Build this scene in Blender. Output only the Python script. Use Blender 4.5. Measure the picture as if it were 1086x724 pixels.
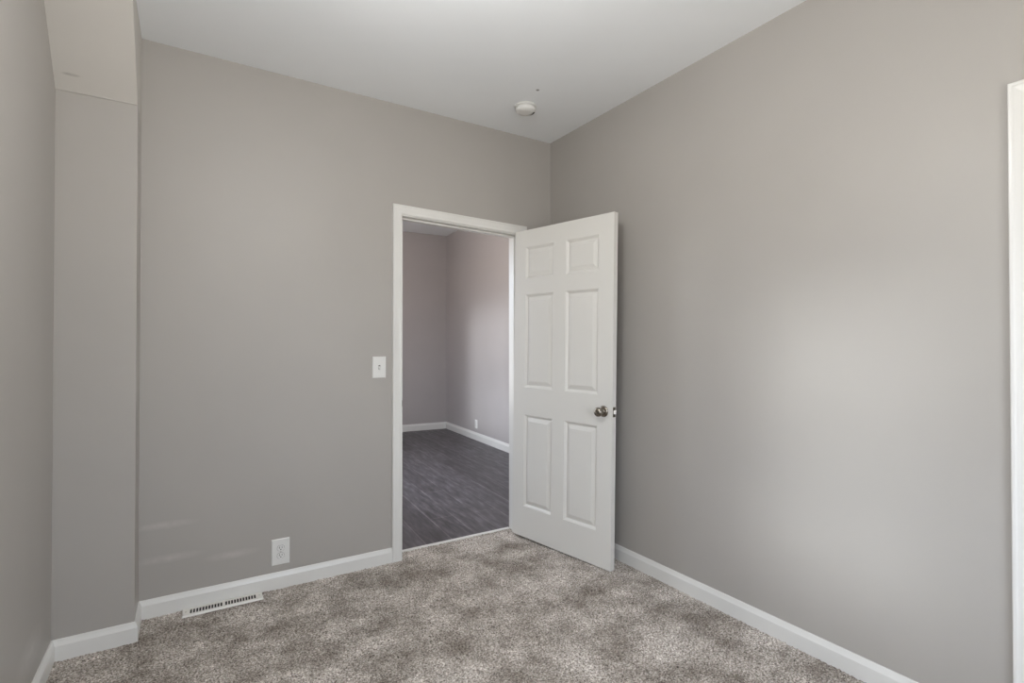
import bpy, bmesh, math, random
import numpy as np
from mathutils import Vector, Matrix

scene = bpy.context.scene
for o in list(bpy.data.objects):
    bpy.data.objects.remove(o)
COL = scene.collection

# ------------------------------------------------------------------ camera
CAM_F = 549.5                                   # focal length in pixels of the 1086 wide frame
F = Vector((0.53129, 0.84714, 0.00958)).normalized()
R = Vector((0.84718, -0.53131, -0.00054)).normalized()
U = R.cross(F).normalized()
cam_data = bpy.data.cameras.new('camera')
cam_data.sensor_fit = 'HORIZONTAL'
cam_data.sensor_width = 36.0
cam_data.lens = CAM_F * 36.0 / 1086.0
cam_data.clip_start = 0.02
cam = bpy.data.objects.new('camera', cam_data)
COL.objects.link(cam)
cam.matrix_world = Matrix(((R.x, U.x, -F.x, 0.0), (R.y, U.y, -F.y, 0.0), (R.z, U.z, -F.z, 1.27), (0, 0, 0, 1)))
scene.camera = cam

# ------------------------------------------------------------------ view, world
scene.view_settings.view_transform = 'Standard'
scene.view_settings.look = 'None'
scene.view_settings.gamma = 1.0
scene.view_settings.use_curve_mapping = False
scene.view_settings.exposure = 0.0
scene.cycles.max_bounces = 16
scene.cycles.diffuse_bounces = 10
scene.cycles.sample_clamp_indirect = 4.0

SKY_STRENGTH = 9.3
SUN_STRENGTH = 1.5
LAMP_STRENGTH = 98.0
HALL_FILL_STRENGTH = 80.0
world = bpy.data.worlds.new('daylight')
scene.world = world
world.use_nodes = True
wn, wl = world.node_tree.nodes, world.node_tree.links
wn.clear()
w_out = wn.new('ShaderNodeOutputWorld')
w_bg = wn.new('ShaderNodeBackground')
w_bg.inputs['Strength'].default_value = SKY_STRENGTH
w_tc = wn.new('ShaderNodeTexCoord')
w_sep = wn.new('ShaderNodeSeparateXYZ')
w_ramp = wn.new('ShaderNodeValToRGB')
w_map = wn.new('ShaderNodeMapRange')
w_map.inputs['From Min'].default_value = -1.0
w_map.inputs['From Max'].default_value = 1.0
wl.new(w_tc.outputs['Generated'], w_sep.inputs[0])
wl.new(w_sep.outputs['Z'], w_map.inputs['Value'])
wl.new(w_map.outputs['Result'], w_ramp.inputs['Fac'])
w_ramp.color_ramp.elements[0].position = 0.47
w_ramp.color_ramp.elements[0].color = (0.62, 0.60, 0.56, 1)     # ground tone, raised to throw window light up at the ceilings
w_ramp.color_ramp.elements[1].position = 0.54
w_ramp.color_ramp.elements[1].color = (0.82, 0.91, 1.04, 1)     # overcast sky
wl.new(w_ramp.outputs['Color'], w_bg.inputs['Color'])
wl.new(w_bg.outputs['Background'], w_out.inputs['Surface'])


sun_data = bpy.data.lights.new('hazy_sun', 'SUN')
sun_data.energy = SUN_STRENGTH
sun_data.angle = math.radians(9)
sun_data.color = (0.90, 0.95, 1.0)
sun = bpy.data.objects.new('hazy_sun', sun_data)
COL.objects.link(sun)
sun.location = (-6, -1, 3)
sun.rotation_euler = Vector((1.0, 0.45, -0.19)).to_track_quat('-Z', 'Z').to_euler()


def portal(name, loc, direction, sx, sy):
    d = bpy.data.lights.new(name, 'AREA')
    d.shape = 'RECTANGLE'
    d.size, d.size_y = sx, sy
    d.cycles.is_portal = True
    o = bpy.data.objects.new(name, d)
    COL.objects.link(o)
    o.location = loc
    o.rotation_euler = Vector(direction).to_track_quat('-Z', 'Z').to_euler()
    return o


# ------------------------------------------------------------------ room measures (metres)
XL, XR = -0.46, 2.193          # left and right wall
YR, YB = -0.80, 2.980          # rear wall (behind the camera) and wall with the doorway
ZC = 2.72                      # ceiling
YH, XH, ZH = 7.37, 3.42, 2.99  # far room: far wall, right wall, ceiling
XHL = 0.85                    # far room left wall
WT = 0.12                      # wall thickness
CX, CY = -0.187, 2.773         # boxed chase: right face, front face
REAR_WIN = (0.45, 1.45, 0.60, 2.08)      # x0, x1, z0, z1
ADDED_LEFT_WIN = (-0.58, 0.22, 0.70, 2.02)     # y0, y1, z0, z1; added window, passes sun to the right wall
FAR_WIN = (4.05, 5.38, 0.55, 2.30)       # y0, y1, z0, z1

portal('rear_window_portal', ((REAR_WIN[0] + REAR_WIN[1]) / 2, YR - WT - 0.01, (REAR_WIN[2] + REAR_WIN[3]) / 2), (0, 1, 0),
       REAR_WIN[1] - REAR_WIN[0], REAR_WIN[3] - REAR_WIN[2])
portal('added_window_portal', (XL - WT - 0.01, (ADDED_LEFT_WIN[0] + ADDED_LEFT_WIN[1]) / 2, (ADDED_LEFT_WIN[2] + ADDED_LEFT_WIN[3]) / 2), (1, 0, 0),
       ADDED_LEFT_WIN[3] - ADDED_LEFT_WIN[2], ADDED_LEFT_WIN[1] - ADDED_LEFT_WIN[0])
portal('far_window_portal', (XHL - WT - 0.01, (FAR_WIN[0] + FAR_WIN[1]) / 2, (FAR_WIN[2] + FAR_WIN[3]) / 2), (1, 0, 0),
       FAR_WIN[3] - FAR_WIN[2], FAR_WIN[1] - FAR_WIN[0])


# ------------------------------------------------------------------ materials
def srgb(r, g, b):
    f = lambda c: (c / 255.0) / 12.92 if c <= 10 else (((c / 255.0) + 0.055) / 1.055) ** 2.4
    return (f(r), f(g), f(b), 1.0)


def new_mat(name, color, rough=0.5, metal=0.0, spec=0.5):
    m = bpy.data.materials.new(name)
    m.use_nodes = True
    b = m.node_tree.nodes['Principled BSDF']
    b.inputs['Base Color'].default_value = color
    b.inputs['Roughness'].default_value = rough
    b.inputs['Metallic'].default_value = metal
    b.inputs['Specular IOR Level'].default_value = spec
    return m, m.node_tree.nodes, m.node_tree.links, b


def noise(n, l, vec, scale, detail=2.0, rough=0.5):
    t = n.new('ShaderNodeTexNoise')
    t.inputs['Scale'].default_value = scale
    t.inputs['Detail'].default_value = detail
    t.inputs['Roughness'].default_value = rough
    l.new(vec, t.inputs['Vector'])
    return t


def ramp(n, l, fac, stops):
    r = n.new('ShaderNodeValToRGB')
    e = r.color_ramp.elements
    while len(e) < len(stops):
        e.new(0.5)
    for i, (p, c) in enumerate(stops):
        e[i].position = p
        e[i].color = c
    l.new(fac, r.inputs['Fac'])
    return r


def bump(n, l, b, height, strength, dist):
    k = n.new('ShaderNodeBump')
    k.inputs['Strength'].default_value = strength
    k.inputs['Distance'].default_value = dist
    l.new(height, k.inputs['Height'])
    l.new(k.outputs['Normal'], b.inputs['Normal'])


def mixc(n, l, fac, a, b):
    m = n.new('ShaderNodeMix')
    m.data_type = 'RGBA'
    if isinstance(fac, (int, float)):
        m.inputs[0].default_value = fac
    else:
        l.new(fac, m.inputs[0])
    for i, v in ((6, a), (7, b)):
        if isinstance(v, tuple):
            m.inputs[i].default_value = v
        else:
            l.new(v, m.inputs[i])
    return m.outputs[2]


def paint(name, color, rough=0.5, var=0.03, spec=0.4, scuffs=()):
    """rolled wall paint: faint stipple, faint blotches, optional scuff marks ((x,y,z), (rx,ry,rz), strength, lighter?)"""
    m, n, l, b = new_mat(name, color, rough, 0, spec)
    tc = n.new('ShaderNodeTexCoord')
    big = noise(n, l, tc.outputs['Object'], 2.3, 3)
    c0 = tuple(c * (1 - var) for c in color[:3]) + (1,)
    c1 = tuple(min(1, c * (1 + var)) for c in color[:3]) + (1,)
    r = ramp(n, l, big.outputs['Fac'], [(0.3, c0), (0.7, c1)])
    out = r.outputs['Color']
    for (p, rad, st, mark) in scuffs:
        mp = n.new('ShaderNodeMapping')
        mp.vector_type = 'TEXTURE'
        mp.inputs['Location'].default_value = p
        mp.inputs['Scale'].default_value = rad
        l.new(tc.outputs['Object'], mp.inputs['Vector'])
        g = n.new('ShaderNodeTexGradient')
        g.gradient_type = 'SPHERICAL'
        l.new(mp.outputs['Vector'], g.inputs['Vector'])
        nz = noise(n, l, tc.outputs['Object'], 38.0, 4, 0.65)
        mul = n.new('ShaderNodeMath')
        mul.operation = 'MULTIPLY'
        l.new(g.outputs['Fac'], mul.inputs[0])
        l.new(nz.outputs['Fac'], mul.inputs[1])
        mul2 = n.new('ShaderNodeMath')
        mul2.operation = 'MULTIPLY'
        mul2.use_clamp = True
        l.new(mul.outputs[0], mul2.inputs[0])
        mul2.inputs[1].default_value = st
        out = mixc(n, l, mul2.outputs[0], out, mark)
    l.new(out, b.inputs['Base Color'])
    st = noise(n, l, tc.outputs['Object'], 260.0, 2)
    bump(n, l, b, st.outputs['Fac'], 0.08, 0.002)
    return m


WALL_C = (0.395, 0.373, 0.347, 1)
LIGHT_SCUFF = (0.66, 0.63, 0.60, 1)
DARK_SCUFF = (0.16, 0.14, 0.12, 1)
M = {}
M['wall'] = paint('greige_wall_paint', WALL_C, 0.46, 0.02, 0.4)
M['wall_back'] = paint('greige_wall_paint_scuffed', WALL_C, 0.46, 0.02, 0.4, scuffs=[
    ((-0.09, 2.98, 0.42), (0.16, 0.1, 0.022), 0.55, LIGHT_SCUFF),
    ((-0.07, 2.98, 0.26), (0.17, 0.1, 0.024), 0.55, LIGHT_SCUFF),
    ((0.20, 2.98, 0.22), (0.14, 0.1, 0.025), 0.6, LIGHT_SCUFF)])
M['wall_left'] = paint('greige_wall_paint_rubbed', WALL_C, 0.46, 0.02, 0.4, scuffs=[
    ((-0.46, 2.45, 0.20), (0.1, 0.22, 0.07), 0.6, LIGHT_SCUFF)])
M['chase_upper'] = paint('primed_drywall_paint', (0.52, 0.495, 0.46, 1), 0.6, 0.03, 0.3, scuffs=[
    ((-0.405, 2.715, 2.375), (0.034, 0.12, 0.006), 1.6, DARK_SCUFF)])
M['hall_wall'] = paint('hall_light_tinted_paint', (0.415, 0.388, 0.382, 1), 0.34, 0.02, 0.5)  # same wall paint, with the far room's pinkish light mixed into its colour
M['ceiling'] = paint('ceiling_white', (0.865, 0.885, 0.905, 1), 0.85, 0.01, 0.2, scuffs=[
    ((1.675, 2.395, 2.72), (0.012, 0.012, 0.05), 4.0, (0.25, 0.24, 0.23, 1))])
M['trim'] = paint('white_semigloss_trim', (0.73, 0.72, 0.695, 1), 0.30, 0.01, 0.5)
M['door'] = paint('white_door_paint', (0.71, 0.695, 0.66, 1), 0.36, 0.01, 0.5)
M['plastic'] = new_mat('white_plastic', (0.74, 0.735, 0.715, 1), 0.28)[0]
M['plastic_dark'] = new_mat('black_slot', (0.012, 0.011, 0.010, 1), 0.6)[0]
M['nickel'] = new_mat('satin_nickel', (0.30, 0.27, 0.23, 1), 0.24, 1.0)[0]
M['steel'] = new_mat('brushed_steel', (0.52, 0.50, 0.47, 1), 0.32, 1.0)[0]
M['register'] = new_mat('white_enamel', (0.80, 0.775, 0.73, 1), 0.38)[0]
M['duct'] = new_mat('duct_shadow', (0.03, 0.028, 0.026, 1), 0.8)[0]
M['glass'] = new_mat('window_glass', (1, 1, 1, 1), 0.0)[0]
M['vinyl'] = new_mat('white_vinyl', (0.78, 0.78, 0.77, 1), 0.4)[0]
_gb = M['glass'].node_tree.nodes['Principled BSDF']
_gb.inputs['Transmission Weight'].default_value = 1.0
_gb.inputs['IOR'].default_value = 1.02
m, n, l, b = new_mat('lit_opal_glass', (0.9, 0.88, 0.84, 1), 0.3)
b.inputs['Emission Color'].default_value = (1.0, 1.0, 0.985, 1)
b.inputs['Emission Strength'].default_value = LAMP_STRENGTH
M['lamp'] = m
m, n, l, b = new_mat('fill_lamp_glass_far', (0.9, 0.88, 0.84, 1), 0.3)
b.inputs['Emission Color'].default_value = (1.0, 0.86, 0.80, 1)
b.inputs['Emission Strength'].default_value = HALL_FILL_STRENGTH
M['fill_lamp_far'] = m

# carpet: speckled cut pile in greige, sheen of the brushed pile painted as patches
m, n, l, b = new_mat('speckled_carpet', srgb(150, 142, 134), 0.95, 0, 0.1)
tc = n.new('ShaderNodeTexCoord')
fine = noise(n, l, tc.outputs['Object'], 135.0, 2, 0.75)
r1 = ramp(n, l, fine.outputs['Fac'], [(0.32, (0.09, 0.075, 0.062, 1)), (0.45, (0.38, 0.335, 0.295, 1)), (0.55, (0.56, 0.512, 0.466, 1)), (0.67, (0.95, 0.90, 0.85, 1))])
patch = noise(n, l, tc.outputs['Object'], 4.2, 6, 0.62)
r2 = ramp(n, l, patch.outputs['Fac'], [(0.36, (0.46, 0.435, 0.405, 1)), (0.50, (0.80, 0.785, 0.765, 1)), (0.60, (1.08, 1.08, 1.08, 1))])
mm = n.new('ShaderNodeMix')
mm.data_type = 'RGBA'
mm.blend_type = 'MULTIPLY'
mm.inputs[0].default_value = 1.0
l.new(r1.outputs['Color'], mm.inputs[6])
l.new(r2.outputs['Color'], mm.inputs[7])
l.new(mm.outputs[2], b.inputs['Base Color'])
b.inputs['Sheen Weight'].default_value = 0.15
tuft = noise(n, l, tc.outputs['Object'], 320.0, 2, 0.6)
bump(n, l, b, tuft.outputs['Fac'], 0.5, 0.006)
M['carpet'] = m

# dark vinyl planks running along Y
m, n, l, b = new_mat('dark_vinyl_plank', srgb(80, 74, 76), 0.42, 0, 0.5)
tc = n.new('ShaderNodeTexCoord')
rot = n.new('ShaderNodeMapping')
rot.inputs['Rotation'].default_value = (0, 0, math.pi / 2 + math.radians(4.1))
l.new(tc.outputs['Object'], rot.inputs['Vector'])
br = n.new('ShaderNodeTexBrick')
br.inputs['Scale'].default_value = 1.0
br.inputs['Brick Width'].default_value = 1.83
br.inputs['Row Height'].default_value = 0.18
br.inputs['Mortar Size'].default_value = 0.007
br.inputs['Mortar Smooth'].default_value = 1.0
br.inputs['Bias'].default_value = 0.0
br.offset = 0.37
br.inputs['Color1'].default_value = (0.060, 0.055, 0.060, 1)
br.inputs['Color2'].default_value = (0.100, 0.094, 0.102, 1)
br.inputs['Mortar'].default_value = (0.17, 0.158, 0.165, 1)
l.new(rot.outputs['Vector'], br.inputs['Vector'])
st = n.new('ShaderNodeMapping')
st.inputs['Scale'].default_value = (2.2, 13.0, 1.0)
l.new(rot.outputs['Vector'], st.inputs['Vector'])
grain = noise(n, l, st.outputs['Vector'], 2.0, 6, 0.62)
rg = ramp(n, l, grain.outputs['Fac'], [(0.30, (0.45, 0.43, 0.43, 1)), (0.52, (1.0, 0.99, 1.0, 1)), (0.72, (1.9, 1.88, 1.9, 1))])
mm = n.new('ShaderNodeMix')
mm.data_type = 'RGBA'
mm.blend_type = 'MULTIPLY'
mm.inputs[0].default_value = 1.0
l.new(br.outputs['Color'], mm.inputs[6])
l.new(rg.outputs['Color'], mm.inputs[7])
dust = noise(n, l, tc.outputs['Object'], 19.0, 3, 0.7)
rd = ramp(n, l, dust.outputs['Fac'], [(0.70, (0, 0, 0, 1)), (0.75, (0.55, 0.55, 0.55, 1))])
l.new(mixc(n, l, rd.outputs['Color'], mm.outputs[2], (0.42, 0.41, 0.41, 1)), b.inputs['Base Color'])
bump(n, l, b, grain.outputs['Fac'], 0.12, 0.002)
M['plank'] = m


# ------------------------------------------------------------------ mesh helpers
def link_mesh(name, bm, mat, parent=None, smooth=False, recalc=True):
    if recalc:
        bmesh.ops.recalc_face_normals(bm, faces=bm.faces)
    me = bpy.data.meshes.new(name)
    bm.to_mesh(me)
    bm.free()
    me.materials.append(mat)
    if smooth:
        for p in me.polygons:
            p.use_smooth = True
    o = bpy.data.objects.new(name, me)
    COL.objects.link(o)
    if parent is not None:
        o.parent = parent
    return o


def empty(name, loc=(0, 0, 0)):
    o = bpy.data.objects.new(name, None)
    o.empty_display_size = 0.1
    COL.objects.link(o)
    o.location = loc
    return o


def tag(o, label=None, cat=None, group=None, kind=None):
    if label:
        o['label'] = label
    if cat:
        o['category'] = cat
    if group:
        o['group'] = group
    if kind:
        o['kind'] = kind
    return o


def add_box(bm, lo, hi, bevel=0.0, seg=2):
    x0, y0, z0 = lo
    x1, y1, z1 = hi
    v = [bm.verts.new(p) for p in ((x0, y0, z0), (x1, y0, z0), (x1, y1, z0), (x0, y1, z0), (x0, y0, z1), (x1, y0, z1), (x1, y1, z1), (x0, y1, z1))]
    fs = [bm.faces.new([v[i] for i in q]) for q in ((0, 3, 2, 1), (4, 5, 6, 7), (0, 1, 5, 4), (1, 2, 6, 5), (2, 3, 7, 6), (3, 0, 4, 7))]
    if bevel > 0:
        es = list({e for f in fs for e in f.edges})
        bmesh.ops.bevel(bm, geom=es, offset=bevel, segments=seg, affect='EDGES', profile=0.5)
    return bm


def boxes(*specs):
    bm = bmesh.new()
    for s in specs:
        add_box(bm, *s)
    return bm


def add_prism(bm, pts, axis, a, b):
    """extrude a closed outline (2-tuples in the two other axes, in order) along axis from a to b"""
    def P(p, t):
        q = list(p)
        q.insert(axis, t)
        return q
    va = [bm.verts.new(P(p, a)) for p in pts]
    vb = [bm.verts.new(P(p, b)) for p in pts]
    bm.faces.new(va)
    bm.faces.new(list(reversed(vb)))
    k = len(pts)
    for i in range(k):
        j = (i + 1) % k
        bm.faces.new((va[i], vb[i], vb[j], va[j]))
    return bm


def add_lathe(bm, profile, origin, axis, seg=32):
    """profile: (radius, height along axis)"""
    ax = Vector(axis).normalized()
    t = Vector((0, 0, 1)) if abs(ax.z) < 0.9 else Vector((1, 0, 0))
    u = ax.cross(t).normalized()
    w = ax.cross(u)
    o = Vector(origin)
    rings = []
    for r, hh in profile:
        if r < 1e-6:
            rings.append([bm.verts.new(o + ax * hh)])
        else:
            rings.append([bm.verts.new(o + ax * hh + (u * math.cos(2 * math.pi * i / seg) + w * math.sin(2 * math.pi * i / seg)) * r) for i in range(seg)])
    for a, b in zip(rings[:-1], rings[1:]):
        for i in range(seg):
            j = (i + 1) % seg
            if len(a) == 1:
                bm.faces.new((a[0], b[i], b[j]))
            elif len(b) == 1:
                bm.faces.new((a[i], a[j], b[0]))
            else:
                bm.faces.new((a[i], a[j], b[j], b[i]))
    for ring in (rings[0], rings[-1]):
        if len(ring) > 1:
            bm.faces.new(ring)
    return bm


def sweep_floor(bm, path, profile):
    """sweep a (distance from wall, height) profile along a floor path; the room is on the right-hand side of the path"""
    P = [Vector(p) for p in path]
    rows = []
    for i, p in enumerate(P):
        nrm = []
        if i > 0:
            d = (P[i] - P[i - 1]).normalized()
            nrm.append(Vector((d.y, -d.x)))
        if i < len(P) - 1:
            d = (P[i + 1] - P[i]).normalized()
            nrm.append(Vector((d.y, -d.x)))
        if len(nrm) == 2:
            m_ = (nrm[0] + nrm[1])
            m_ = m_ / (1 + nrm[0].dot(nrm[1]))
        else:
            m_ = nrm[0]
        rows.append([bm.verts.new((p.x + m_.x * dd, p.y + m_.y * dd, zz)) for dd, zz in profile])
    k = len(profile)
    for a, b in zip(rows[:-1], rows[1:]):
        for i in range(k):
            j = (i + 1) % k
            bm.faces.new((a[i], a[j], b[j], b[i]))
    bm.faces.new(rows[0])
    bm.faces.new(list(reversed(rows[-1])))
    return bm


def structure(name, bm, mat, label, cat, smooth=False):
    return tag(link_mesh(name, bm, mat, None, smooth), label, cat, None, 'structure')


# ------------------------------------------------------------------ shell
DX0, DX1, DZ = 1.078, 1.936, 2.068              # rough opening in the back wall
bm = bmesh.new()
add_prism(bm, [(XL - WT, -0.06), (DX0, -0.06), (DX0, DZ), (DX1, DZ), (DX1, -0.06), (XH + WT, -0.06), (XH + WT, ZH + 0.08), (XL - WT, ZH + 0.08)], 1, YB, YB + WT)
structure('wall_back', bm, M['wall_back'], 'greige painted wall around the open doorway', 'wall')

OX0, OX1, OZ = -0.31, 0.486, 2.032              # closet opening in the right wall (runs towards the camera)
bm = bmesh.new()
add_prism(bm, [(YR - WT, -0.06), (OX0, -0.06), (OX0, OZ), (OX1, OZ), (OX1, -0.06), (YB, -0.06), (YB, ZC + 0.08), (YR - WT, ZC + 0.08)], 0, XR, XR + WT)
structure('wall_right', bm, M['wall'], 'greige painted wall right of the open door', 'wall')

a0, a1, b0, b1 = ADDED_LEFT_WIN
structure('wall_left', boxes(((XL - WT, YR - WT, -0.06), (XL, a0, ZC + 0.08)), ((XL - WT, a1, -0.06), (XL, YB, ZC + 0.08)),
                             ((XL - WT, a0, -0.06), (XL, a1, b0)), ((XL - WT, a0, b1), (XL, a1, ZC + 0.08))), M['wall_left'], 'narrow strip of greige wall at the left edge', 'wall')

a0, a1, b0, b1 = REAR_WIN
structure('wall_rear', boxes(((XL, YR - WT, -0.06), (a0, YR, ZC + 0.08)), ((a1, YR - WT, -0.06), (XR, YR, ZC + 0.08)),
                             ((a0, YR - WT, -0.06), (a1, YR, b0)), ((a0, YR - WT, b1), (a1, YR, ZC + 0.08))), M['wall'], 'wall with the window behind the camera', 'wall')

# boxed chase in the left corner: straight below, leaning forward above the crease
CREASE = 2.322
bm = bmesh.new()
add_box(bm, (XL, CY, -0.04), (CX, YB, CREASE))
structure('wall_chase', bm, M['wall'], 'boxed-out greige corner column left of the doorway wall', 'wall')
bm = bmesh.new()
add_prism(bm, [(CY, CREASE), (YB, CREASE), (YB, ZC), (CY - 0.340, ZC), (CY - 0.005, CREASE + 0.004), (CY - 0.005, CREASE)], 0, XL, CX)
structure('wall_chase_upper', bm, M['chase_upper'], 'paler sloping top of the corner column', 'wall')

structure('ceiling', boxes(((XL - WT, YR - WT, ZC), (XR + WT, YB, ZC + 0.09))), M['ceiling'], 'flat white ceiling over the carpeted room', 'ceiling')

# far room beyond the doorway
a0, a1, b0, b1 = FAR_WIN
YHB = YB + WT
SK = 0.0715                                     # the far room is not quite square to this one
HB = lambda yy: XH + (yy - YH) * SK             # its right wall
HF = lambda xx: YH - (xx - XH) * SK             # its far wall
bm = bmesh.new()
add_prism(bm, [(XHL - WT, HF(XHL - WT)), (XH + WT, HF(XH + WT)), (XH + WT, YH + 0.4), (XHL - WT, YH + 0.4)], 2, -0.06, ZH + 0.08)
structure('wall_far', bm, M['hall_wall'], 'far wall of the room seen through the doorway', 'wall')
bm = bmesh.new()
add_prism(bm, [(HB(YHB), YHB), (XH + WT, YHB), (XH + WT, HF(XH + WT)), (XH, YH)], 2, -0.06, ZH)
structure('wall_far_right', bm, M['hall_wall'], 'right-hand wall of the far room with daylight patch', 'wall')
structure('wall_far_left', boxes(((XHL - WT, YHB, -0.06), (XHL, a0, ZH)), ((XHL - WT, a1, -0.06), (XHL, YH + 0.18, ZH)),
                                 ((XHL - WT, a0, -0.06), (XHL, a1, b0)), ((XHL - WT, a0, b1), (XHL, a1, ZH))), M['hall_wall'], 'window wall of the far room, hidden by the doorway', 'wall')
structure('ceiling_far', boxes(((XHL - WT, YHB, ZH), (XH + WT, YH + 0.4, ZH + 0.08))), M['ceiling'], 'white ceiling of the far room above the door head', 'ceiling')
structure('floor_far', boxes(((XHL, YHB - 0.005, -0.06), (XH, YH + 0.19, 0.0))), M['plank'], 'dark grey wood plank floor beyond the doorway', 'floor')

# carpet: a fine grid of tufts
REG = (-0.011, 0.329, 2.884, 2.9585)             # floor register footprint
step = 0.0062
x0, x1, y0, y1 = XL, XR, YR, YB
nx, ny = int((x1 - x0) / step), int((y1 - y0) / step)
rng = np.random.default_rng(7)
gx = np.linspace(x0, x1, nx)
gy = np.linspace(y0, y1, ny)
X, Y = np.meshgrid(gx, gy)
Z = -0.002 + rng.normal(0, 0.0017, X.shape)
Xj = X + rng.uniform(-0.002, 0.002, X.shape)
Yj = Y + rng.uniform(-0.002, 0.002, X.shape)
Xj[:, 0], Xj[:, -1], Yj[0, :], Yj[-1, :] = x0, x1, y0, y1
inreg = (X > REG[0] - 0.008) & (X < REG[1] + 0.008) & (Y > REG[2] - 0.008)
Z[inreg] = np.minimum(Z[inreg], -0.002)
co = np.stack([Xj, Yj, Z], -1).reshape(-1, 3)
ii = np.arange(nx * ny).reshape(ny, nx)
fc = np.stack([ii[:-1, :-1], ii[:-1, 1:], ii[1:, 1:], ii[1:, :-1]], -1).reshape(-1, 4)
# tongue of carpet into the doorway
tx = np.linspace(1.092, 1.922, int(0.83 / step))
ty = np.linspace(YB, YHB - 0.004, int((YHB - 0.004 - YB) / step))
TX, TY = np.meshgrid(tx, ty)
TZ = -0.002 + rng.normal(0, 0.0022, TX.shape) + 0.0 * TX
tco = np.stack([TX, TY, TZ], -1).reshape(-1, 3)
jj = np.arange(TX.size).reshape(TX.shape) + len(co)
tfc = np.stack([jj[:-1, :-1], jj[:-1, 1:], jj[1:, 1:], jj[1:, :-1]], -1).reshape(-1, 4)
me = bpy.data.meshes.new('floor')
me.from_pydata(np.concatenate([co, tco]).tolist(), [], np.concatenate([fc, tfc]).tolist())
me.materials.append(M['carpet'])
carpet = bpy.data.objects.new('floor', me)
COL.objects.link(carpet)
tag(carpet, 'speckled greige cut-pile carpet', 'carpet floor', None, 'structure')
structure('floor_slab', boxes(((XL - WT, YR - WT, -0.08), (XR + WT, YHB - 0.005, -0.02))), M['duct'], 'subfloor under the carpet', 'floor')

# ------------------------------------------------------------------ baseboards
BASE = [(0.0, -0.02), (0.013, -0.02), (0.013, 0.060), (0.0105, 0.066), (0.0075, 0.074), (0.006, 0.080), (0.004, 0.0835), (0.0, 0.0835)]
bm = sweep_floor(bmesh.new(), [(XL, YR), (XL, CY)], BASE)
structure('baseboard_left', bm, M['trim'], 'white baseboard along the left wall', 'baseboard')
bm = sweep_floor(bmesh.new(), [(XL, CY), (CX, CY), (CX, YB)], BASE)
structure('baseboard_chase', bm, M['trim'], 'white baseboard wrapping the corner column', 'baseboard')
bm = sweep_floor(bmesh.new(), [(CX, YB), (1.031, YB)], BASE)
structure('baseboard_back', bm, M['trim'], 'white baseboard left of the doorway', 'baseboard')
bm = sweep_floor(bmesh.new(), [(1.98, YB), (XR, YB)], BASE)
structure('baseboard_corner', bm, M['trim'], 'short white baseboard behind the open door', 'baseboard')
bm = sweep_floor(bmesh.new(), [(XR, YB), (XR, 0.5445)], BASE)
structure('baseboard_right', bm, M['trim'], 'white baseboard along the right wall', 'baseboard')
HBASE = [(d, z * 1.22 if z > 0 else z) for d, z in BASE]
bm = sweep_floor(bmesh.new(), [(XHL, YHB), (XHL, HF(XHL)), (XH, YH), (HB(YHB), YHB)], HBASE)
structure('baseboard_far', bm, M['trim'], 'white baseboard around the dark plank floor', 'baseboard')


# ------------------------------------------------------------------ door casings
def casing_piece(bm, pts_out, pts_in, place, thick):
    """a casing board between an outer and inner edge line, cross-section with rounded outer edge and stepped inner edge"""
    prof = [(0.0, 0.0), (0.0, thick - 0.003), (0.05, thick), (0.16, thick), (0.24, thick - 0.002), (0.74, thick - 0.005), (0.82, thick - 0.004), (0.92, thick - 0.005), (1.0, thick - 0.008), (1.0, 0.0)]
    rows = []
    for o_, i_ in zip(pts_out, pts_in):
        rows.append([bm.verts.new(place(o_[0] + (i_[0] - o_[0]) * t, o_[1] + (i_[1] - o_[1]) * t, d)) for t, d in prof])
    k = len(prof)
    for a, b in zip(rows[:-1], rows[1:]):
        for i in range(k):
            j = (i + 1) % k
            bm.faces.new((a[i], a[j], b[j], b[i]))
    bm.faces.new(rows[0])
    bm.faces.new(list(reversed(rows[-1])))


def casing_set(root, place, xl, xr, zl, zr, wd, thick, mat, z0=-0.015):
    """left leg, head and right leg, mitred; xl/xr are the inner edges, zl/zr the head's inner edge heights"""
    bm = bmesh.new()
    casing_piece(bm, [(xl - wd, z0), (xl - wd, zl + wd)], [(xl, z0), (xl, zl)], place, thick)
    link_mesh('side_casing', bm, mat, root)
    bm = bmesh.new()
    casing_piece(bm, [(xr + wd, z0), (xr + wd, zr + wd)], [(xr, z0), (xr, zr)], place, thick)
    link_mesh('side_casing', bm, mat, root)
    bm = bmesh.new()
    casing_piece(bm, [(xl - wd, zl + wd), (xr + wd, zr + wd)], [(xl, zl), (xr, zr)], place, thick)
    link_mesh('head_casing', bm, mat, root)


frame1 = tag(empty('trim_1', (1.5, YB, 0)), 'white casing and jambs framing the open doorway', 'door frame', None, 'structure')
inv1 = Vector((1.5, YB, 0))
casing_set(frame1, lambda x, z, d: Vector((x, YB - d, z)) - inv1, 1.088, 1.924, 2.061, 2.0375, 0.058, 0.016, M['trim'])
casing_set(frame1, lambda x, z, d: Vector((x, YHB + d, z)) - inv1, 1.088, 1.924, 2.061, 2.0375, 0.058, 0.016, M['trim'], 0.0)
JL, JR = 1.094, 1.919
HL, HR = 2.055, 2.032
for (xa, xb) in ((DX0, JL), (JR, DX1)):
    bm = boxes(((xa, YB, -0.015), (xb, YHB, 2.03)))
    bm.transform(Matrix.Translation(-inv1))
    link_mesh('jamb', bm, M['trim'], frame1)
bm = bmesh.new()
add_prism(bm, [(DX0, 2.056), (JR + 0.017, HR), (JR + 0.017, 2.068), (DX0, 2.068)], 1, YB, YHB)
bm.transform(Matrix.Translation(-inv1))
link_mesh('head_jamb', bm, M['trim'], frame1)
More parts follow.
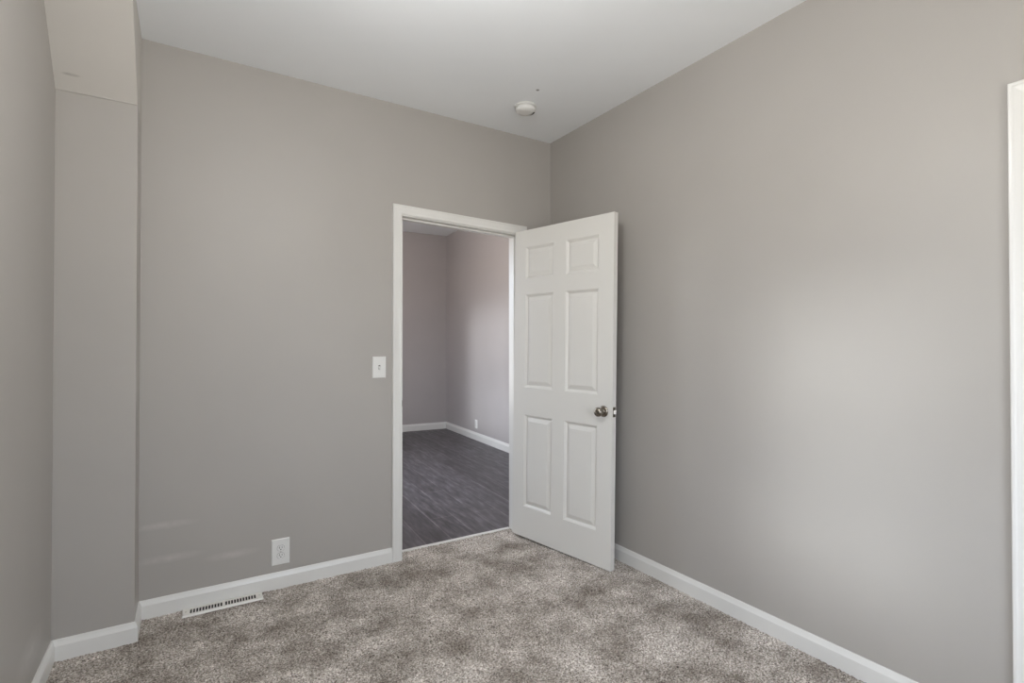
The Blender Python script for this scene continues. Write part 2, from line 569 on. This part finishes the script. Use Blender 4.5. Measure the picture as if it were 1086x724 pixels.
bm = boxes(((JL, YB + 0.038, -0.002), (JL + 0.011, YB + 0.070, 2.045), 0.002), ((JR - 0.011, YB + 0.038, -0.002), (JR, YB + 0.070, 2.024), 0.002))
add_prism(bm, [(JL, HL), (JR, HR), (JR, HR - 0.011), (JL, HL - 0.011)], 1, YB + 0.038, YB + 0.070)
bm.transform(Matrix.Translation(-inv1))
link_mesh('door_stop', bm, M['trim'], frame1)
bm = boxes(((JL + 0.0003, YB + 0.006, 0.90), (JL + 0.0018, YB + 0.036, 0.957), 0.0006, 1), ((1.0885, YB - 0.0095, 0.912), (1.0915, YB + 0.008, 0.948), 0.0008, 1))
bm.transform(Matrix.Translation(-inv1))
tag(link_mesh('strike_plate', bm, M['steel'], frame1), 'small steel plate on the jamb')
bm = boxes(((JL, YHB - 0.016, -0.012), (JR, YHB + 0.012, 0.0035), 0.002))
bm.transform(Matrix.Translation(-inv1))
tag(link_mesh('threshold_strip', bm, M['trim'], frame1), 'pale strip between carpet and planks')


# ------------------------------------------------------------------ six-panel doors
PS = (0.1016, 0.3498, 0.4529, 0.7024)
PZ = (0.2176, 0.8215, 1.0026, 1.6150, 1.7187, 1.9268)
DW, DH0, DH1, DT = 0.8074, 0.0145, 2.0403, 0.035


def door_leaf_bm():
    bm = bmesh.new()
    sx = [0.0, PS[0], PS[1], PS[2], PS[3], DW]
    sz = [DH0, PZ[0], PZ[1], PZ[2], PZ[3], PZ[4], PZ[5], DH1]
    vs = {}
    for i, s in enumerate(sx):
        for k, z in enumerate(sz):
            for t in (0, 1):
                vs[i, k, t] = bm.verts.new((s, t * DT, z))
    for i in range(5):
        for k in range(7):
            if i in (1, 3) and k in (1, 3, 5):
                q = ((i, k), (i + 1, k), (i + 1, k + 1), (i, k + 1))
                continue
            bm.faces.new([vs[i, k, 0], vs[i + 1, k, 0], vs[i + 1, k + 1, 0], vs[i, k + 1, 0]])
            bm.faces.new([vs[i, k, 1], vs[i, k + 1, 1], vs[i + 1, k + 1, 1], vs[i + 1, k, 1]])
    for i in range(5):
        bm.faces.new([vs[i, 0, 0], vs[i, 0, 1], vs[i + 1, 0, 1], vs[i + 1, 0, 0]])
        bm.faces.new([vs[i, 7, 0], vs[i + 1, 7, 0], vs[i + 1, 7, 1], vs[i, 7, 1]])
    for k in range(7):
        bm.faces.new([vs[0, k, 0], vs[0, k + 1, 0], vs[0, k + 1, 1], vs[0, k, 1]])
        bm.faces.new([vs[5, k, 0], vs[5, k, 1], vs[5, k + 1, 1], vs[5, k + 1, 0]])
    return bm


# (inset from the panel's outline, depth below the door face)
PANEL_PROFILE = [(0.0, 0.0), (0.0015, 0.0026), (0.005, 0.0042), (0.009, 0.0078), (0.0125, 0.0118), (0.0145, 0.0126), (0.0185, 0.0126), (0.0205, 0.0118), (0.041, 0.0036), (0.0425, 0.0028)]


def panel_bm(s0, s1, z0, z1):
    bm = bmesh.new()
    sides = []
    for side in (0, 1):
        rings = []
        for ins, dep in PANEL_PROFILE:
            y = dep if side == 0 else DT - dep
            rings.append([bm.verts.new(p) for p in ((s0 + ins, y, z0 + ins), (s1 - ins, y, z0 + ins), (s1 - ins, y, z1 - ins), (s0 + ins, y, z1 - ins))])
        for a, b in zip(rings[:-1], rings[1:]):
            for i in range(4):
                j = (i + 1) % 4
                bm.faces.new((a[i], a[j], b[j], b[i]))
        bm.faces.new(rings[-1])
        sides.append(rings[0])
    for i in range(4):
        j = (i + 1) % 4
        bm.faces.new((sides[0][j], sides[0][i], sides[1][i], sides[1][j]))
    return bm


def build_door(root, knob=True):
    link_mesh('door_leaf', door_leaf_bm(), M['door'], root)
    for (za, zb) in ((PZ[0], PZ[1]), (PZ[2], PZ[3]), (PZ[4], PZ[5])):
        for (sa, sb) in ((PS[0], PS[1]), (PS[2], PS[3])):
            link_mesh('panel', panel_bm(sa, sb, za, zb), M['door'], root)
    ks, kz = 0.747, 0.910
    for sgn, base in ((-1, 0.0), (1, DT)):
        bm = add_lathe(bmesh.new(), [(0.0, 0.0), (0.0325, 0.0), (0.0325, 0.003), (0.030, 0.0065), (0.022, 0.009), (0.0155, 0.0105), (0.0125, 0.013), (0.0125, 0.030), (0.0150, 0.034)], (ks, base, kz), (0, sgn, 0), 40)
        ros = tag(link_mesh('rosette', bm, M['nickel'], root, True), 'dark satin metal rose of the knob')
        bm = add_lathe(bmesh.new(), [(0.0, 0.030), (0.0145, 0.030), (0.0200, 0.034), (0.0248, 0.040), (0.0268, 0.047), (0.0262, 0.054), (0.0225, 0.0605), (0.015, 0.0640), (0.007, 0.0652), (0.0, 0.0655)], (ks, base, kz), (0, sgn, 0), 40)
        tag(link_mesh('knob', bm, M['nickel'], ros, True), 'dark satin metal ball of the knob')
    bm = boxes(((DW - 0.0005, 0.006, kz - 0.0285), (DW + 0.0012, 0.029, kz + 0.0285), 0.0005, 1))
    add_lathe(bm, [(0.0028, 0.0), (0.0028, 0.0016)], (DW + 0.0002, 0.0175, kz + 0.021), (1, 0, 0), 12)
    add_lathe(bm, [(0.0028, 0.0), (0.0028, 0.0016)], (DW + 0.0002, 0.0175, kz - 0.021), (1, 0, 0), 12)
    plate = tag(link_mesh('latch_plate', bm, M['nickel'], root), 'metal latch plate on the door edge')
    bm = bmesh.new()
    add_prism(bm, [(DW, 0.0105), (DW + 0.011, 0.0215), (DW + 0.011, 0.0245), (DW, 0.0245)], 2, kz - 0.011, kz + 0.011)
    link_mesh('latch_bolt', bm, M['steel'], plate)
    for hz in (0.20, 1.03, 1.82):
        bm = add_lathe(bmesh.new(), [(0.0, -0.046), (0.0055, -0.046), (0.0055, 0.046), (0.0, 0.046)], (-0.004, DT + 0.004, hz), (0, 0, 1), 16)
        add_box(bm, (-0.0015, 0.006, hz - 0.044), (0.0, DT + 0.004, hz + 0.044))
        link_mesh('hinge', bm, M['steel'], root)


door1 = tag(empty('door_1'), 'open white six-panel door with a dark metal knob', 'door', None, 'structure')
d = Vector((0.19199699, -0.9812888, -0.01447253)).normalized()      # the old door sags a little
up = Vector((0.00502533, -0.01376367, 0.99989265)).normalized()
nn = up.cross(d).normalized()
up = d.cross(nn).normalized()
org = Vector((1.8737, 2.9640, 1.0)) - up * 1.0
door1.matrix_world = Matrix(((d.x, nn.x, up.x, org.x), (d.y, nn.y, up.y, org.y), (d.z, nn.z, up.z, org.z), (0, 0, 0, 1)))
build_door(door1)

# closet doorway in the right wall, only its casing edge shows at the right border
frame2 = tag(empty('trim_2', (XR, 0.09, 0)), 'white casing of the doorway at the right edge', 'door frame', None, 'structure')
inv2 = Vector((XR, 0.09, 0))
casing_set(frame2, lambda y, z, dd: Vector((XR - dd, y, z)) - inv2, -0.307, 0.483, 2.029, 2.029, 0.062, 0.020, M['trim'])
bm = boxes(((XR, -0.31, -0.01), (XR + WT, -0.292, 2.032)), ((XR, 0.468, -0.01), (XR + WT, 0.486, 2.032)), ((XR, -0.292, 2.02), (XR + WT, 0.468, 2.032)))
bm.transform(Matrix.Translation(-inv2))
link_mesh('jamb', bm, M['trim'], frame2)
door2 = tag(empty('door_2'), 'closed white closet door at the right, outside the frame', 'door', None, 'structure')
sc_ = 0.752 / DW
door2.matrix_world = Matrix(((0, 1, 0, XR + 0.012), (-sc_, 0, 0, 0.464), (0, 0, 0.988, 0.0), (0, 0, 0, 1)))
link_mesh('door_leaf', door_leaf_bm(), M['door'], door2)
for (za, zb) in ((PZ[0], PZ[1]), (PZ[2], PZ[3]), (PZ[4], PZ[5])):
    for (sa, sb) in ((PS[0], PS[1]), (PS[2], PS[3])):
        link_mesh('panel', panel_bm(sa, sb, za, zb), M['door'], door2)


# ------------------------------------------------------------------ windows (outside the frame, they light the rooms)
def build_window(name, width, z0_, z1_, loc, rotz, label):
    """built with its width along x, the outside towards +y, then turned into its wall"""
    root = tag(empty(name, loc), label, 'window', None, 'structure')
    root.rotation_euler = (0, 0, rotz)
    hw = width / 2
    zm = (z0_ + z1_) / 2
    fw = 0.045

    def put(nm, specs, mat):
        return link_mesh(nm, boxes(*specs), mat, root)
    put('window_frame', [((-hw, 0.05, z0_), (-hw + fw, 0.10, z1_)), ((hw - fw, 0.05, z0_), (hw, 0.10, z1_)), ((-hw + fw, 0.05, z0_), (hw - fw, 0.10, z0_ + fw)),
                         ((-hw + fw, 0.05, z1_ - fw), (hw - fw, 0.10, z1_)), ((-hw + fw, 0.05, zm - 0.022), (hw - fw, 0.10, zm + 0.022))], M['vinyl'])
    cw, ct = 0.06, 0.016
    put('window_casing', [((-hw - cw, -ct, z0_ - cw), (-hw, 0, z1_ + cw)), ((hw, -ct, z0_ - cw), (hw + cw, 0, z1_ + cw)),
                          ((-hw, -ct, z1_), (hw, 0, z1_ + cw)), ((-hw, -ct, z0_ - cw), (hw, 0, z0_))], M['trim'])
    return root


build_window('window_1', REAR_WIN[1] - REAR_WIN[0], REAR_WIN[2], REAR_WIN[3], ((REAR_WIN[0] + REAR_WIN[1]) / 2, YR, 0), math.pi, 'white window behind the camera')
build_window('added_window', ADDED_LEFT_WIN[1] - ADDED_LEFT_WIN[0], ADDED_LEFT_WIN[2], ADDED_LEFT_WIN[3], (XL, (ADDED_LEFT_WIN[0] + ADDED_LEFT_WIN[1]) / 2, 0), math.pi / 2, 'added unseen window in the left wall, lets sun onto the right wall')
build_window('window_3', FAR_WIN[1] - FAR_WIN[0], FAR_WIN[2], FAR_WIN[3], (XHL, (FAR_WIN[0] + FAR_WIN[1]) / 2, 0), math.pi / 2, 'white window of the far room, hidden left of the doorway')


# ------------------------------------------------------------------ ceiling lamps (outside the frame)
def ceiling_lamp(loc, rad, drop, mat, label):
    """semi-flush lamp: canopy on the ceiling, short stem, opal glass globe"""
    t = tag(empty('ceiling_light', loc), label, 'ceiling light')
    link_mesh('canopy', add_lathe(bmesh.new(), [(0.0, 0.0), (0.065, 0.0), (0.065, -0.008), (0.045, -0.022), (0.0, -0.024)], (0, 0, 0), (0, 0, 1), 32), M['steel'], t, True)
    link_mesh('stem', add_lathe(bmesh.new(), [(0.0, -0.02), (0.008, -0.02), (0.008, -drop + rad * 0.9), (0.0, -drop + rad * 0.9)], (0, 0, 0), (0, 0, 1), 16), M['steel'], t, True)
    prof = [(rad * math.sin(math.pi * i / 12), -drop - rad * math.cos(math.pi * i / 12)) for i in range(13)]
    prof[0] = (0.0, prof[0][1])
    prof[-1] = (0.0, prof[-1][1])
    link_mesh('lamp_shade', add_lathe(bmesh.new(), prof, (0, 0, 0), (0, 0, 1), 24), mat, t, True)
    return t


ceiling_lamp((0.48, 1.15, ZC), 0.10, 0.42, M['lamp'], 'round opal ceiling light in the middle of the carpeted room')
ceiling_lamp((1.55, 5.4, ZH), 0.10, 0.26, M['fill_lamp_far'], 'unseen ceiling light added to brighten the far room')  # unseen lamp, added to brighten the far room's walls


# ------------------------------------------------------------------ smoke detector
det = tag(empty('smoke_detector', (1.724, 2.594, ZC)), 'round white smoke detector on the ceiling near the corner', 'smoke detector')
bm = add_lathe(bmesh.new(), [(0.0, 0.0), (0.066, 0.0), (0.066, -0.006), (0.064, -0.009), (0.0, -0.009)], (0, 0, 0), (0, 0, 1), 48)
link_mesh('base', bm, M['plastic'], det, True)
bm = add_lathe(bmesh.new(), [(0.0, -0.009), (0.056, -0.009), (0.056, -0.014), (0.060, -0.016), (0.060, -0.026), (0.057, -0.033), (0.050, -0.038), (0.030, -0.0405), (0.0, -0.041)], (0, 0, 0), (0, 0, 1), 48)
link_mesh('cover', bm, M['plastic'], det, True)
bm = bmesh.new()
az0 = math.radians(-6)
vin, vout = [], []
for i in range(9):
    a = az0 + math.radians(-26 + 52 * i / 8)
    for lst, rr, zz in ((vin, 0.0555, -0.0358), (vout, 0.0440, -0.0412)):
        lst.append(bm.verts.new((rr * math.cos(a) * 1.006, rr * math.sin(a) * 1.006, zz)))
for i in range(8):
    bm.faces.new((vin[i], vin[i + 1], vout[i + 1], vout[i]))
bmesh.ops.solidify(bm, geom=bm.faces[:], thickness=0.001)
tag(link_mesh('sounder_slot', bm, M['plastic_dark'], det), 'black slot in the rim')


# ------------------------------------------------------------------ switch and outlets (built facing -Y, centre at the origin)
def plate_bm(w, hh, th=0.006):
    bm = bmesh.new()
    b_ = 0.004
    v0 = [bm.verts.new(p) for p in ((-w / 2, 0, -hh / 2), (w / 2, 0, -hh / 2), (w / 2, 0, hh / 2), (-w / 2, 0, hh / 2))]
    v1 = [bm.verts.new(p) for p in ((-w / 2, -th * 0.45, -hh / 2), (w / 2, -th * 0.45, -hh / 2), (w / 2, -th * 0.45, hh / 2), (-w / 2, -th * 0.45, hh / 2))]
    v2 = [bm.verts.new(p) for p in ((-w / 2 + b_, -th, -hh / 2 + b_), (w / 2 - b_, -th, -hh / 2 + b_), (w / 2 - b_, -th, hh / 2 - b_), (-w / 2 + b_, -th, hh / 2 - b_))]
    for a, b2 in ((v0, v1), (v1, v2)):
        for i in range(4):
            j = (i + 1) % 4
            bm.faces.new((a[i], a[j], b2[j], b2[i]))
    bm.faces.new(v2)
    bm.faces.new(list(reversed(v0)))
    return bm


def screw_bm(z, y):
    bm = add_lathe(bmesh.new(), [(0.0, 0.0), (0.0034, 0.0), (0.0030, 0.0010), (0.0, 0.0014)], (0, y, z), (0, -1, 0), 14)
    return bm


sw = tag(empty('light_switch', (0.9515, YB, 1.149)), 'white toggle light switch on the wall left of the doorway', 'light switch')
link_mesh('cover_plate', plate_bm(0.079, 0.125), M['plastic'], sw)
bm = boxes(((-0.0065, -0.0072, -0.0135), (0.0065, -0.005, 0.0135), 0.0006, 1))
bez = link_mesh('toggle_bezel', bm, M['plastic'], sw)
bm = boxes(((-0.0052, -0.0076, -0.0120), (0.0052, -0.0070, 0.0120)))
tag(link_mesh('toggle_slot', bm, M['plastic_dark'], bez), 'dark slot around the toggle')
bm = bmesh.new()
add_prism(bm, [(-0.006, 0.0075), (-0.006, -0.0065), (-0.0215, -0.0150), (-0.0235, -0.0125), (-0.0225, -0.0085), (-0.0085, 0.0065)], 0, -0.0045, 0.0045)
bmesh.ops.bevel(bm, geom=bm.edges[:], offset=0.0010, segments=2, affect='EDGES')
link_mesh('toggle', bm, M['plastic'], bez)
for zz in (-0.030, 0.030):
    link_mesh('screw', screw_bm(zz, -0.006), M['plastic'], sw, True)


def outlet(loc, rotz, w, hh, label):
    t = tag(empty('wall_outlet', loc), label, 'wall outlet')
    t.rotation_euler = (0, 0, rotz)
    link_mesh('cover_plate', plate_bm(w, hh), M['plastic'], t)
    for zc in (-0.0195, 0.0195):
        bm_ = bmesh.new()
        pts = []
        for i in range(32):
            a = 2 * math.pi * i / 32
            pts.append((0.0172 * math.cos(a), zc + max(-0.0142, min(0.0142, 0.0172 * math.sin(a)))))
        add_prism(bm_, pts, 1, -0.0078, -0.004)
        rec = link_mesh('receptacle', bm_, M['plastic'], t)
        bm_ = boxes(((-0.0075, -0.0083, zc - 0.001), (-0.0050, -0.0075, zc + 0.0085)), ((0.0050, -0.0083, zc), (0.0072, -0.0075, zc + 0.0075)))
        add_lathe(bm_, [(0.0, 0.0), (0.0027, 0.0), (0.0027, 0.0008), (0.0, 0.0008)], (0, -0.0075, zc - 0.0068), (0, -1, 0), 16)
        tag(link_mesh('slots', bm_, M['plastic_dark'], rec), 'dark plug slots')
        # near-black ring on the plate, painted as shade around the receptacle
        bm_ = bmesh.new()
        outer = [(x * 1.05, zc + (z_ - zc) * 1.06) for x, z_ in pts]
        add_prism(bm_, outer, 1, -0.0064, -0.0058)
        link_mesh('gap', bm_, M['duct'], rec)
    link_mesh('screw', screw_bm(0.0, -0.006), M['steel'], t, True)
    return t


outlet((0.424, YB, 0.188), 0.0, 0.088, 0.136, 'white duplex wall outlet above the baseboard left of the doorway')
outlet((HB(6.24), 6.24, 0.215), -math.pi / 2 - math.atan(SK), 0.072, 0.116, 'small white wall outlet in the far room beyond the doorway')

# ------------------------------------------------------------------ floor register
reg = tag(empty('floor_register', ((REG[0] + REG[1]) / 2, (REG[2] + REG[3]) / 2, 0.0)), 'white slotted metal floor vent in the carpet at the baseboard', 'floor vent')
L, Wd = REG[1] - REG[0], REG[3] - REG[2]
sl_w, sl_h = 0.0082, 0.046
cent = []
pitch = 0.01265
for side in (-1, 1):
    for i in range(11):
        cent.append(side * (0.0105 + pitch * i))
cent.sort()
xs = [-L / 2]
for c in cent:
    xs += [c - sl_w / 2, c + sl_w / 2]
xs.append(L / 2)
ys = [-Wd / 2, -sl_h / 2, sl_h / 2, Wd / 2]
bm = bmesh.new()
top, low = {}, {}
ZT, ZB = 0.0085, 0.0055
for i, x in enumerate(xs):
    for j, y in enumerate(ys):
        skew = 0.0012 if j == 2 else (-0.0012 if j == 1 else 0)
        skew = skew if 0 < i < len(xs) - 1 else 0
        top[i, j] = bm.verts.new((x + skew, y, ZT))
        low[i, j] = bm.verts.new((x + skew, y, ZB))
hole = lambda i, j: j == 1 and i % 2 == 1 and 0 < i < len(xs) - 2
ni, nj = len(xs) - 1, 3
for i in range(ni):
    for j in range(nj):
        if hole(i, j):
            for (p, q_) in (((i, j), (i + 1, j)), ((i + 1, j), (i + 1, j + 1)), ((i + 1, j + 1), (i, j + 1)), ((i, j + 1), (i, j))):
                bm.faces.new((top[p], top[q_], low[q_], low[p]))
            continue
        bm.faces.new((top[i, j], top[i + 1, j], top[i + 1, j + 1], top[i, j + 1]))
        bm.faces.new((low[i, j], low[i, j + 1], low[i + 1, j + 1], low[i + 1, j]))
# flange edge sloping down to the carpet
rim_t = [top[0, 0], top[ni, 0], top[ni, 3], top[0, 3]]
border = [(i, 0) for i in range(ni + 1)] + [(ni, j) for j in range(1, 4)] + [(i, 3) for i in range(ni - 1, -1, -1)] + [(0, j) for j in (2, 1)]
edge = [bm.verts.new((top[p].co.x + (-0.004 if p[0] == 0 else 0.004 if p[0] == ni else 0), top[p].co.y + (-0.004 if p[1] == 0 else 0.0035 if p[1] == 3 else 0), 0.0005)) for p in border]
kk = len(border)
for i in range(kk):
    j = (i + 1) % kk
    bm.faces.new((top[border[i]], top[border[j]], edge[j], edge[i]))
    bm.faces.new((low[border[j]], low[border[i]], edge[i], edge[j]))
link_mesh('face_plate', bm, M['register'], reg)
bm = boxes(((-L / 2 + 0.02, -sl_h / 2 - 0.004, 0.0012), (L / 2 - 0.02, sl_h / 2 + 0.004, 0.0022)))
tag(link_mesh('duct_shade', bm, M['duct'], reg), 'near-black sheet painted as the shade behind the slots')  # near-black sheet, its colour stands for the shade inside the duct
for sx in (-1, 1):
    bm = add_lathe(bmesh.new(), [(0.0, 0.0), (0.0036, 0.0), (0.003, 0.0012), (0.0, 0.0015)], (sx * (L / 2 - 0.012), 0, ZT), (0, 0, 1), 14)
    link_mesh('screw', bm, M['steel'], reg, True)
